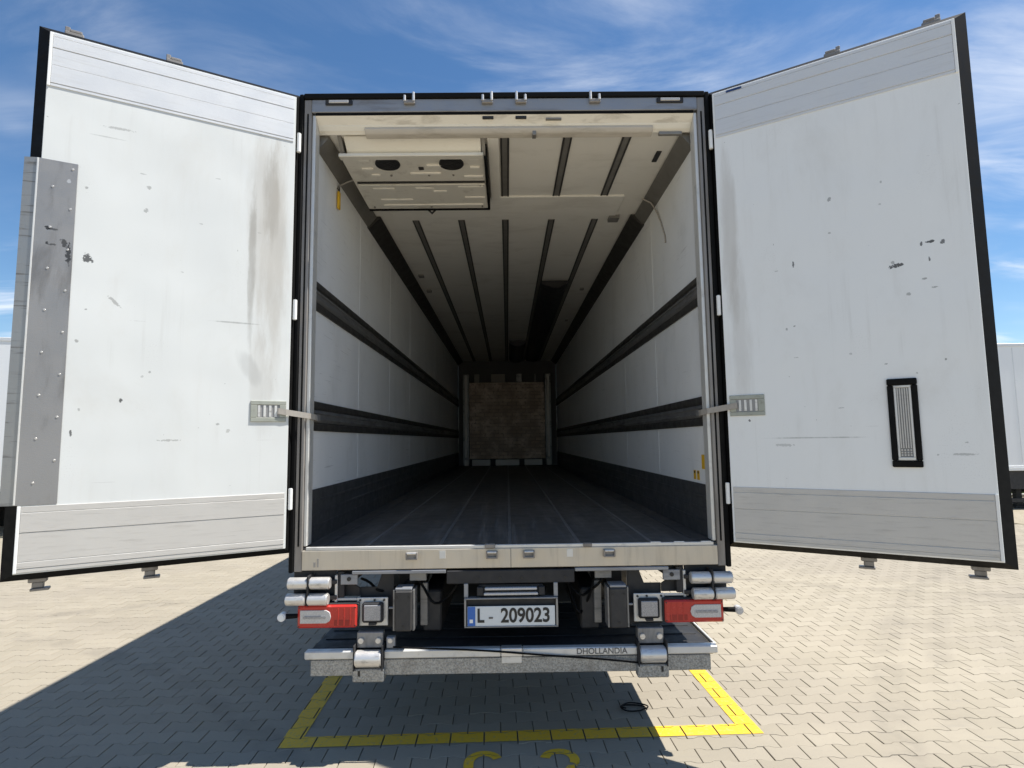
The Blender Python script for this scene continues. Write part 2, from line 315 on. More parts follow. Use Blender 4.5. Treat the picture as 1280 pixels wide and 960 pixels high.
def link(name, me, m, parent=None):
    if not me.materials: me.materials.append(m)
    o = bpy.data.objects.new(name, me); C.objects.link(o)
    if parent: o.parent = parent
    return o
def box(name, m, parent, *a, bev=.002): return B().box(*a, bev=bev).build(name, m, parent)
def tag(o, label=None, cat=None, group=None, kind=None):
    if label: o['label'] = label
    if cat: o['category'] = cat
    if group: o['group'] = group
    if kind: o['kind'] = kind
    return o
def empty(name, loc=(0, 0, 0), rz=0):
    o = bpy.data.objects.new(name, None); C.objects.link(o); o.location = loc; o.rotation_euler.z = rz; o.empty_display_size = .2; return o
def text(name, body, m, parent, loc, size, wide=1, ext=.0008, align='CENTER', spacing=1, off=0):
    cu = bpy.data.curves.new(name, 'FONT'); cu.body = body; cu.size = size; cu.align_x = align; cu.align_y = 'CENTER'; cu.extrude = ext; cu.space_character = spacing; cu.offset = off
    t = bpy.data.objects.new('t', cu); C.objects.link(t); bpy.context.view_layer.update()
    me = bpy.data.meshes.new_from_object(t); bpy.data.objects.remove(t); me.name = name
    me.transform(Matrix.Translation(loc) @ Matrix.Rotation(R(90), 4, 'X') @ Matrix.Diagonal((wide, 1, 1, 1)))
    return link(name, me, m, parent)
def dup(o, parent=None, loc=None):
    c = o.copy(); C.objects.link(c); c.parent = parent
    if loc is not None: c.location = loc
    return c

# ------------------------------------------------------------------ ground
TH = .026                                   # the paving and the bay lie slightly askew to the trailer
PW, PP = .2037, .1307
ct, st_ = math.cos(TH), math.sin(TH)
def rw(x, y): return (x*ct - y*st_, x*st_ + y*ct)
X0, X1, Y0, Y1 = -10.0, 10.5, -1.6, 12.6     # the built pavers, in the paving's own frame
def ring_sheet():
    a = 900; o = [(-a, -a), (a, -a), (a, a), (-a, a)]; i = [(X0, Y0), (X1, Y0), (X1, Y1), (X0, Y1)]
    v = [(x, y, -.002) for x, y in o+i]
    f = [(0, 1, 5, 4), (1, 2, 6, 5), (2, 3, 7, 6), (3, 0, 4, 7)]
    me = bpy.data.meshes.new('ground'); me.from_pydata(v, [], f); return me
ground = tag(link('ground', ring_sheet(), m_far), kind='structure'); ground.rotation_euler.z = TH
bed = bpy.data.meshes.new('paving_bed')
bed.from_pydata([(X0-.02, Y0-.02, -.014), (X1+.02, Y0-.02, -.014), (X1+.02, Y1+.02, -.014), (X0-.02, Y1+.02, -.014)], [], [(0, 1, 2, 3)])
link('paving_bed', bed, m_bed, ground)

hl, a_, b_ = PW/2, .0645*PW/.2, .0355*PW/.2
hf, hw = PP/2+.0085, PP/2-.0085
def outline(ins):
    l, f, w_ = hl-ins-.0008, hf-ins*.55, hw-ins*.55
    k = 0
    return [(-l, -f), (-a_-k*0, -f), (-b_-ins*.0, -w_), (b_, -w_), (a_, -f), (l, -f), (l, f), (a_, f), (b_, w_), (-b_, w_), (-a_, f), (-l, f)]
GAP = .0018
O_out = np.array(outline(GAP)); O_in = np.array(outline(GAP+.0022))
rows = int((Y1-Y0)/PP); cols = int((X1-X0)/PW)
cx, cy = [], []
OX, OY = .0365, .083                        # where a joint of the photograph falls
r0 = math.ceil((Y0+hf-OY)/PP); r1 = math.floor((Y1-hf-OY)/PP)
for r in range(r0, r1+1):
    off = OX + (PW/2 if r % 2 else 0)
    for c in range(math.ceil((X0+hl-off)/PW), math.floor((X1-hl-off)/PW)+1):
        cx.append(off+c*PW); cy.append(OY+r*PP)
cx = np.array(cx); cy = np.array(cy)
# which pavers show largest in the picture: project centres
wx, wy = cx*ct-cy*st_, cx*st_+cy*ct
Mi = np.array(mw.inverted())
pc = np.stack([wx, wy, 0*wx, 1+0*wx], 1) @ Mi.T
dd = -pc[:, 2]; u = .5+pc[:, 0]/dd*719.8/1280; v = .5-pc[:, 1]/dd*719.8/960
vis = (dd > .2) & (u > 0) & (u < 1) & (v > .5) & (v < 1.0)
vis &= ~((np.abs(wx) < 1.1) & (wy > 1.25))
order = np.argsort(np.where(vis, dd, 1e9))[:300]
single = np.zeros(len(cx), bool); single[order] = True; single &= vis
n12 = 12
def paver_mesh():
    v = [(x, y, 0) for x, y in O_in] + [(x, y, -.002) for x, y in O_out] + [(x, y, -.016) for x, y in O_out]
    f = [tuple(range(12))]
    for k in range(12):
        j = (k+1) % 12; f.append((12+k, 12+j, j, k)); f.append((24+k, 24+j, 12+j, 12+k))
    me = bpy.data.meshes.new('paver'); me.from_pydata(v, [], f); me.materials.append(m_pavo); return me
pme = paver_mesh()
for k in order:
    if not single[k]: continue
    o = bpy.data.objects.new('paver', pme); C.objects.link(o); o.parent = ground
    o.location = (cx[k], cy[k], rng.normal(0, .0007)); o.rotation_euler = (rng.normal(0, .004), rng.normal(0, .004), (0 if rng.random() < .5 else math.pi)+rng.normal(0, .006))
rest = np.where(~single)[0]; n = len(rest)
V = np.zeros((n, 36, 3)); base = np.array([(x, y, 0) for x, y in O_in] + [(x, y, -.002) for x, y in O_out] + [(x, y, -.016) for x, y in O_out])
V[:] = base; V[:, :, 2] += rng.normal(0, .0007, (n, 1)) + V[:, :, 0]*rng.normal(0, .004, (n, 1)) + V[:, :, 1]*rng.normal(0, .004, (n, 1))
V[:, :, 0] += cx[rest][:, None]+rng.normal(0, .0004, (n, 1)); V[:, :, 1] += cy[rest][:, None]+rng.normal(0, .0004, (n, 1))
bf = []
for k in range(12):
    j = (k+1) % 12; bf.append((12+k, 12+j, j, k)); bf.append((24+k, 24+j, 12+j, 12+k))
quads = np.array(bf); idx = np.arange(n)[:, None]*36
tops = (idx + np.arange(12)).reshape(-1); qs = (idx[:, :, None] + quads[None]).reshape(-1)
me = bpy.data.meshes.new('paving'); me.vertices.add(n*36); me.vertices.foreach_set('co', V.reshape(-1))
me.loops.add(len(tops)+len(qs)); me.loops.foreach_set('vertex_index', np.concatenate([tops, qs]).astype(np.int32))
me.polygons.add(n+n*24); ls = np.concatenate([np.arange(n)*12, n*12+np.arange(n*24)*4]).astype(np.int32)
me.polygons.foreach_set('loop_start', ls); me.shade_flat(); me.update(calc_edges=True); me.validate()
at = me.attributes.new('tone', 'FLOAT', 'FACE'); tone = rng.random(n); at.data.foreach_set('value', np.concatenate([tone, np.repeat(tone, 24)]).astype(np.float32))
tag(link('paving', me, m_pav, ground), kind='stuff')

# painted markings: the paint lies on the pavers and breaks at their joints
def clip(poly, q):
    "convex quad q (ccw) clips polygon"
    out = poly
    for i in range(len(q)):
        (ax, ay), (bx, by) = q[i], q[(i+1) % len(q)]; src, out = out, []
        if not src: break
        side = lambda p: (bx-ax)*(p[1]-ay)-(by-ay)*(p[0]-ax)
        for j, p in enumerate(src):
            pr = src[j-1]; sp, sr = side(p), side(pr)
            if (sp >= 0) != (sr >= 0):
                t = sr/(sr-sp); out.append((pr[0]+t*(p[0]-pr[0]), pr[1]+t*(p[1]-pr[1])))
            if sp >= 0: out.append(p)
    return out
PO = outline(GAP+.0022)
def paint(quads, z=.0035):
    v, f = [], []
    for q in quads:
        ar = sum(q[i][0]*q[(i+1) % 4][1]-q[(i+1) % 4][0]*q[i][1] for i in range(4))
        if ar < 0: q = q[::-1]
        xs = [p[0] for p in q]; ys = [p[1] for p in q]
        for k in np.where((cx > min(xs)-.12) & (cx < max(xs)+.12) & (cy > min(ys)-.1) & (cy < max(ys)+.1))[0]:
            # split the H outline into three convex pieces so that clipping stays clean
            x, y = cx[k], cy[k]; P = [(px+x, py+y) for px, py in PO]
            for ids in ((0, 1, 10, 11), (4, 5, 6, 7), (2, 3, 8, 9), (1, 2, 9, 10), (3, 4, 7, 8)):
                c = clip([P[i] for i in ids], q)
                if len(c) >= 3:
                    f.append(tuple(range(len(v), len(v)+len(c)))); v += [(a, b, z) for a, b in c]
    me = bpy.data.meshes.new('paint'); me.from_pydata(v, [], f); return me
LW = .125
bx0, bx1, by0 = -1.395, 1.535, .168
def rect(x0, x1, y0, y1): return [(x0, y0), (x1, y0), (x1, y1), (x0, y1)]
for nm, qd, lb in (('parking_line', rect(bx0, bx1, by0, by0+LW), 'yellow painted line across the paving under the trailer rear end'),
                   ('parking_line', rect(bx0, bx0+LW, by0+LW, Y1-.2), 'yellow painted bay line in the shade left of the trailer'),
                   ('parking_line', rect(bx1-LW, bx1, by0+LW, Y1-.2), 'sunlit yellow painted bay line right of the trailer')):
    o = tag(link(nm, paint([qd]), m_yline), lb, 'road marking', 'yellow parking bay lines'); o.rotation_euler.z = TH
def arc(cx_, cy_, rx, ry, a0, a1, wd, n=14):
    q = []
    for k in range(n):
        s, e = R(a0+(a1-a0)*k/n), R(a0+(a1-a0)*(k+1)/n)
        P = lambda a, d: (cx_+(rx+d)*math.cos(a), cy_+(ry+d)*math.sin(a))
        q.append([P(s, -wd/2), P(e, -wd/2), P(e, wd/2), P(s, wd/2)])
    return q
six = arc(-.165, -.06, .085, .10, 25, 180, .055) + [rect(-.2775, -.2225, -.30, -.06)] + arc(-.165, -.30, .085, .085, 180, 540, .055, 24)
two = arc(.262, -.05, .085, .09, 165, -25, .055) + [[(.30, -.11), (.365, -.088), (.235, -.335), (.165, -.335)], rect(.165, .38, -.39, -.335)]
def digit(q, lb):
    o = tag(link('bay_number', paint(q), m_yline), lb, 'road marking', 'painted bay number'); o.rotation_euler.z = TH
digit(six, 'yellow painted digit six of the bay number'); digit(two, 'yellow painted digit two of the bay number')

# grass verge behind the parked trailers
def sheet(name, m, x0, x1, y0, y1, z, kind='structure'):
    me = bpy.data.meshes.new(name); me.from_pydata([(x0, y0, z), (x1, y0, z), (x1, y1, z), (x0, y1, z)], [], [(0, 1, 2, 3)]); return tag(link(name, me, m), kind=kind)
sheet('grass_verge', m_soil, -400, 400, 13.2, 700, .06)
tag(B().box(-60, 60, 13.06, 13.2, -.01, .09, .012).build('kerb', m_conc), kind='structure')
nb = 26000
gx = np.concatenate([rng.uniform(8, 26, nb), rng.uniform(-26, -8, nb//2)]); gn = len(gx); gyv = 13.24+rng.random(gn)**1.5*4.5
gh = rng.uniform(.05, .16, gn)*(1+.8*(np.sin(gx*2.1)*np.sin(gx*.7+gyv) > .3)); ga = rng.uniform(0, 6.28, gn); gl = rng.normal(0, .04, (gn, 2))
P = np.zeros((gn, 3, 3)); P[:, 0] = np.stack([gx-.012*np.cos(ga), gyv-.012*np.sin(ga), 0*gx+.055], 1); P[:, 1] = np.stack([gx+.012*np.cos(ga), gyv+.012*np.sin(ga), 0*gx+.055], 1)
P[:, 2] = np.stack([gx+gl[:, 0], gyv+gl[:, 1], .06+gh], 1)
me = bpy.data.meshes.new('grass'); me.from_pydata(P.reshape(-1, 3).tolist(), [], np.arange(gn*3).reshape(-1, 3).tolist()); tag(link('grass', me, m_grass), 'rough green grass along the verge', 'grass', kind='stuff')

# ------------------------------------------------------------------ the trailer
T = tag(empty('semi_trailer'), 'white refrigerated trailer with both rear doors open, seen into its empty hold', 'trailer')
FZ = 1.18; CZ = 3.80; IW = 1.235; LEN = 11.0
for s in (-1, 1):
    a, b = sorted((s*IW, s*1.298))
    o = box('side_wall', m_wall, T, a, b, .1, LEN, 1.06, 3.97, bev=.001)
    ws = sorted((s*(IW-.0015), s*IW+s*.01))
    # faint panel joints of the wall liner
    for yj in (1.27, 2.52, 3.77, 5.02, 6.27, 7.52, 8.77):
        for z0, z1 in ((2.84, 3.68), (2.06, 2.64), (1.51, 1.87)): box('joint_cover', m_wall, o, ws[0], ws[1], yj, yj+.035, z0, z1, bev=.0006)
box('roof', m_twhite, T, -1.298, 1.298, .1, LEN, CZ+.02, 3.998, bev=.004)
box('front_wall', m_front, T, -IW, IW, LEN, LEN+.09, 1.06, 3.97)
# ceiling liner panels between the rails
RX = (-.82, -.405, -.005, .415, .81)
cl = box('ceiling', m_ceil, T, -IW+.001, IW-.001, .101, LEN, CZ, CZ+.019, bev=0)
for x in RX:
    for seg in (((.12, 1.09),) if x > -.1 else ()) + ((1.60, LEN-.02),):
        o = B().box(x-.031, x+.031, seg[0], seg[1], CZ-.005, CZ+.004, .001)
        o = o.build('ceiling_rail', m_rail, T)
        for dx in (-.024, .024): box('rail_lip', m_darkrail, o, x+dx-.006, x+dx+.006, seg[0]+.003, seg[1]-.003, CZ-.009, CZ-.003, bev=.001)
cs = box('ceiling_cross_strip', m_ceil, T, -1.0, .98, 1.09, 1.50, CZ-.014, CZ+.003, bev=.003)
box('end_block', m_rail, T, .93, 1.02, 1.51, 1.62, CZ-.03, CZ+.002)
for yv in (4.9, 5.6): box('screw_plate', m_rail, T, -1.06, -1.0, yv-1.6, yv-1.5, CZ-.02, CZ+.002)
box('sensor_slot', m_ink, T, 1.06, 1.095, .37, .52, CZ-.008, CZ+.002)
for yv in (4.0, 6.0): box('screw_plate', m_rail, T, .98, 1.03, yv, yv+.06, CZ-.02, CZ+.002)
# dark coves where ceiling and walls meet
for s in (-1, 1):
    pts = [(s*(IW-.0), CZ-.002), (s*(IW-.078), CZ-.002), (s*(IW-.084), CZ-.010), (s*(IW-.02), CZ-.088), (s*(IW), CZ-.095)]
    B().prism(pts, 1, .13, 1.5).build('cove_rail', m_rail, T)  # same cove, coloured lighter for the light near the opening
    pts = [(s*(IW-.0), CZ-.002), (s*(IW-.115), CZ-.002), (s*(IW-.122), CZ-.012), (s*(IW-.028), CZ-.095), (s*(IW), CZ-.105)]
    B().prism(pts, 1, 1.5, LEN-.01).build('cove_rail', m_darkrail, T)
# load rails
def load_rail(s, z0, z1):
    zc = (z0+z1)/2
    X = lambda d: s*(IW-d)
    o = B().prism([(X(-.004), z0), (X(.010), z0), (X(.016), z0+.012), (X(.016), z0+.040), (X(.006), z0+.048), (X(.006), z1-.048), (X(.016), z1-.040), (X(.016), z1-.012), (X(.010), z1), (X(-.004), z1)], 1, .104, LEN-.01).build('load_rail', m_darkrail, T)
    o2 = B().prism([(X(.004), z0+.052), (X(.014), z0+.060), (X(.020), zc-.018), (X(.011), zc-.012), (X(.011), zc+.012), (X(.020), zc+.018), (X(.014), z1-.060), (X(.004), z1-.052)], 1, .106, LEN-.02).build('rail_core', m_load, o)
    b = B()
    for k in range(54):
        y = .2+k*.2; b.box(*sorted((X(.009), X(.0125))), y, y+.07, zc-.009, zc+.009, 0)
    b.bm.free()
for s in (-1, 1):
    load_rail(s, 2.645, 2.832); load_rail(s, 1.872, 2.058)
    a = sorted((s*(IW-.006), s*(IW+.004)))
    o = box('kick_plate', m_kick, T, a[0], a[1], .104, LEN-.02, FZ, 1.505, bev=.002)
    for z in (1.26, 1.34, 1.42): b_ = sorted((s*(IW-.012), s*(IW-.004))); box('kick_rib', m_kick, o, b_[0], b_[1], .106, LEN-.03, z, z+.02, bev=.003)
# floor
fl = box('floor', m_floor, T, -IW+.002, IW-.002, .02, LEN, 1.062, FZ, bev=.001)
for x in (-1.12, -.855, -.42, -.003, .412, .845, 1.12):
    box('floor_seam', m_seam if abs(x) < 1 else m_kick, fl, x-.0105, x+.0105, .03, LEN-.05, FZ-.002, FZ+.0022, bev=.001)
# front bulkhead
bk = box('bulkhead', m_brown, T, -.92, .90, 10.44, 10.52, 1.36, 3.20, bev=.006)
for x0, x1 in ((-1.075, -.925), (.905, 1.055)):
    box('bulkhead_post', m_load, bk, x0, x1, 10.40, 10.56, 1.20, 3.40, bev=.01)
    box('post_strip', m_alulow, bk, (x0+x1)/2-.03, (x0+x1)/2+.03, 10.385, 10.402, 1.4, 3.38, bev=.004)
for x0, x1 in ((-1.04, -.94), (-.86, -.42), (-.30, .27), (.39, .82), (.93, 1.04)):
    box('return_air_block', m_alulow, bk, x0, x1, 10.37, 10.43, 1.20, 1.345, bev=.01)
for x0, x1, mm in ((-.80, -.68, m_rail), (-.39, -.05, m_strap), (.22, .36, m_load), (.66, .70, m_load)):
    box('top_clip', mm, bk, x0, x1, 10.41, 10.47, 3.20, 3.40, bev=.006)
box('return_air_frame', m_dark, bk, -1.08, 1.06, 10.46, 10.60, 1.19, 1.355, bev=.01)
# air ducts of dark fabric under the ceiling
def duct(x0, x1, y0, y1, dp):
    n = 16; t = B(); cxm = (x0+x1)/2; rx = (x1-x0)/2
    outer = [(cxm+rx*math.cos(math.pi+math.pi*k/n), CZ-.012+dp*math.sin(math.pi+math.pi*k/n)) for k in range(n+1)]
    inner = [(cxm+(rx-.008)*math.cos(math.pi+math.pi*k/n), CZ-.012+(dp-.008)*math.sin(math.pi+math.pi*k/n)) for k in range(n+1)]
    for k in range(n): t.prism([outer[k], outer[k+1], inner[k+1], inner[k]], 1, y0+.02*math.sin(k), y1)
    o = t.build('air_duct', m_dark, T)
    B().prism(inner, 1, y0+.05, y0+.06).build('duct_shade_cap', m_ink, o)  # black cap painted in for the shade inside the duct mouth
duct(.435, .78, 3.55, 10.38, .10); duct(.05, .39, 7.9, 10.38, .12)
# rear frame: posts, header, sill
for s in (-1, 1):
    P_ = lambda *x: sorted(s*v for v in x)
    a = P_(1.226, 1.272); po = box('rear_post', m_post, T, a[0], a[1], 0, .099, 1.045, 3.965, bev=.003)
    a = P_(1.273, 1.300); box('corner_seal', m_black, po, a[0], a[1], -.012, .096, 1.04, 3.998, bev=.005)
    a = P_(1.204, 1.2255); box('post_jamb', m_bright, po, a[0], a[1], .016, .0985, 1.187, 3.872, bev=.004)
    a = P_(1.243, 1.253); box('post_groove', m_black, po, a[0], a[1], -.003, .004, 1.19, 3.87, bev=.001)
hd = box('rear_header', m_head, T, -1.2255, 1.2255, .0, .099, 3.882, 3.966, bev=.003)
box('header_seal', m_black, hd, -1.2725, 1.2725, -.014, .095, 3.967, 4.002, bev=.005)
box('header_gap', m_black, hd, -1.2035, 1.2035, .006, .06, 3.866, 3.881, bev=.002)
B().prism([(.012, 3.865), (.1, 3.786), (.1, 3.865)], 0, -1.2035, 1.2035).build('header_liner', m_beige, hd)
B().prism([(.055, 3.823), (.06, 3.835), (.085, 3.81), (.08, 3.80)], 0, -1.2, 1.2).build('liner_bead', m_coolw, hd)
gu = B().prism([(.06, 3.815), (.115, 3.79), (.115, 3.762), (.075, 3.775), (.055, 3.80)], 0, -.905, .955, .003).build('curtain_rail', m_gutter, T)
box('rail_joint', m_rail, gu, .175, .20, .066, .118, 3.758, 3.79); box('rail_end', m_rail, gu, 1.0, 1.15, .085, .11, 3.765, 3.785)
for x in (-1.053, 1.052):
    o = box('marker_lamp', m_dark, hd, x-.085, x+.085, -.010, .004, 3.926, 3.958, bev=.003)
    o.name = 'marker_lamp'; box('marker_lens', m_lens, hd, x-.062, x+.062, -.016, -.006, 3.936, 3.955, bev=.003)
for x in (-.11, .101): box('keeper_dark_slot', m_ink, hd, x-.035, x+.035, .018, .05, 3.845, 3.866, bev=.001)  # black blocks under the header at the inner keepers
box('latch_tab', m_rail, hd, .26, .36, .02, .05, 3.838, 3.846, bev=.001)
def keeper_top(x, flip):
    o = box('lock_keeper', m_post, hd, x-.035, x+.035, -.022, .002, 3.925, 3.948, bev=.004)
    for dx in (-.028, .028):
        h = .05 if (dx > 0) == flip else .03
        B().cyl((x+dx, -.02, 3.94), (x+dx, -.02, 3.95+h), .009, .008, 12, .002).build('keeper_pin', m_silver, hd)
for x, fl_ in ((-.607, True), (-.113, True), (.101, False), (.571, False)): keeper_top(x, fl_)
si = box('rear_sill', m_sill, T, -1.2255, 1.2255, -.002, .099, 1.052, 1.165, bev=.003)
box('sill_edge', m_bright, si, -1.2035, 1.2035, .0, .019, 1.166, 1.184, bev=.002)
for x in (-1.15, -1.13): box('rust_streak_plate', m_strap, si, x-.006, x+.006, -.004, .0, 1.07, 1.10+.02*(x > -1.14), bev=.0005)
for x in (-.4, .35): box('sill_patch', m_bright, si, x-.018, x+.018, -.0035, .0, 1.11, 1.155, bev=.0005)
box('sill_joint', m_rail, si, .0, .004, -.0032, .0, 1.055, 1.163, bev=0)
for x in (-.579, -.109, .108, .581):
    o = B().box(x-.034, x+.034, -.026, .0, 1.108, 1.118, .002).box(x-.034, x-.026, -.028, .0, 1.112, 1.150, .002).box(x+.026, x+.034, -.028, .0, 1.112, 1.150, .002).box(x-.03, x+.03, -.012, -.001, 1.115, 1.148, .002).build('lock_keeper', m_post, si)
    B().cyl((x-.026, -.022, 1.145), (x+.026, -.022, 1.145), .0075, None, 12).build('keeper_pin', m_silver, si)
for x in (.86, 1.0, 1.16): box('light_plate', m_wlamp, si, x-.03, x+.03, -.001, .012, 1.1845, 1.1885, bev=.001)
box('keeper_cap', m_post, si, -.15, -.09, -.016, .01, 1.166, 1.192, bev=.004); box('keeper_cap', m_post, si, .43, .48, -.016, .01, 1.166, 1.19, bev=.004)

# evaporator (ceiling cooler) near the door, left
ev = B().prism([(.235, 3.715), (.60, 3.700), (1.075, 3.690), (1.085, 3.799), (.30, 3.799)], 0, -1.115, -.145, .004).build('evaporator', m_cool, T)
B().prism([(.13, 3.792), (.235, 3.722), (.24, 3.735), (.15, 3.798)], 0, -1.06, -.165).build('air_outlet', m_coolw, ev)
box('outlet_lip', m_cool, ev, -1.115, -.15, .205, .262, 3.694, 3.718, bev=.004)
for x in (-1.09, -.148): B().prism([(.13, 3.799), (.235, 3.712), (.26, 3.712), (.26, 3.799)], 0, x-.012, x+.012).build('outlet_cheek', m_rail, ev)
for x in (-.815, -.375):
    B().cyl((x, .345, 3.7035), (x, .345, 3.72), .085, None, 28).build('fan_shade_disc', m_ink, ev)  # flat black disc in place of the shade inside the fan hole
    g = B()
    for r in (.035, .058, .081):
        g.tube([(x+r*math.cos(k*math.pi/12), .345+r*math.sin(k*math.pi/12), 3.7005) for k in range(25)], .0018, 5)
    for k in range(4): a = k*math.pi/4; g.cyl((x-.083*math.cos(a), .345-.083*math.sin(a), 3.701), (x+.083*math.cos(a), .345+.083*math.sin(a), 3.701), .0016, None, 5)
    g.build('fan_guard', m_dark, ev)
box('drain_plug', m_ink, ev, -.61, -.575, .39, .42, 3.698, 3.712, bev=.002)
for (x, y) in ((-.82, .5), (-.55, .5), (-.375, .5), (-1.0, .64), (-.2, .64), (-1.06, 1.03), (-.6, 1.03), (-.19, 1.03), (-.19, .66)):
    zz = 3.7105-.0305*(y-.235)/.84*.7-.004; B().cyl((x, y, zz-.006), (x, y, zz+.01), .007, None, 10).build('screw', m_rail, ev)
def emboss(x0, x1, y): 
    z = 3.7085-(y-.3)*.0245; box('embossed_rib', m_coolw, ev, x0, x1, y-.012, y+.012, z-.006, z+.012, bev=.003)
for a in ((-1.0, -.93, .29), (-.70, -.47, .27), (-.25, -.18, .28), (-1.01, -.93, .41), (-.55, -.45, .37), (-.25, -.18, .40), (-.96, -.9, .50), (-.68, -.46, .48), (-.3, -.16, .53),
          (-1.0, -.84, .71), (-.68, -.54, .71), (-.55, -.45, .76), (-.36, -.17, .69), (-.98, -.73, .90), (-.32, -.16, .87), (-.98, -.18, 1.0)): emboss(*a)
box('panel_gap', m_ink, ev, -1.09, -.155, .595, .608, 3.688, 3.706, bev=.001); box('panel_fold', m_cool, ev, -1.09, -.155, .625, .645, 3.684, 3.702, bev=.002)
for a in ((-.146, -.128, .25, 1.10), ): box('edge_seal_shadow', m_black, ev, a[0], a[1], a[2], a[3], 3.688, 3.797, bev=.002)  # black strips drawn for the seal line and its shadow gap
box('edge_seal_shadow', m_black, ev, -1.115, -.13, 1.076, 1.098, 3.682, 3.797, bev=.002)
box('side_duct', m_ceil, T, -.12, -.045, .14, 1.09, 3.772, 3.801, bev=.004)
B().tube([(-.66, 1.10, 3.72), (-.64, 1.12, 3.70), (-.61, 1.13, 3.672), (-.58, 1.12, 3.70), (-.56, 1.10, 3.72)], .009).build('drain_hose', m_ink, ev)
B().tube([(-1.10, .60, 3.72), (-1.16, .60, 3.70), (-1.22, .59, 3.665), (-1.228, .585, 3.64)], .008).build('cable', m_rail, T)
yt = box('hanging_tag', m_yel, T, -1.228, -1.212, .57, .61, 3.49, 3.62, bev=.004); B().cyl((-1.22, .59, 3.61), (-1.22, .59, 3.66), .007, None, 8).build('tag_clip', m_ink, yt)
B().tube([(1.12, 1.08, 3.76), (1.19, 1.07, 3.72), (1.222, 1.02, 3.62), (1.226, .93, 3.50), (1.227, .84, 3.36), (1.227, .83, 3.30)], .006).build('pull_cord', m_strap, T)
box('warning_label', m_yel, T, 1.232, 1.2337, .175, .235, 1.60, 1.69, bev=0)
for y in (.29, .36): o = box('warning_label', m_yel, T, 1.232, 1.2337, y, y+.045, 1.525, 1.585, bev=0); box('label_print', m_ink, o, 1.2312, 1.2319, y+.01, y+.034, 1.565, 1.58, bev=0)

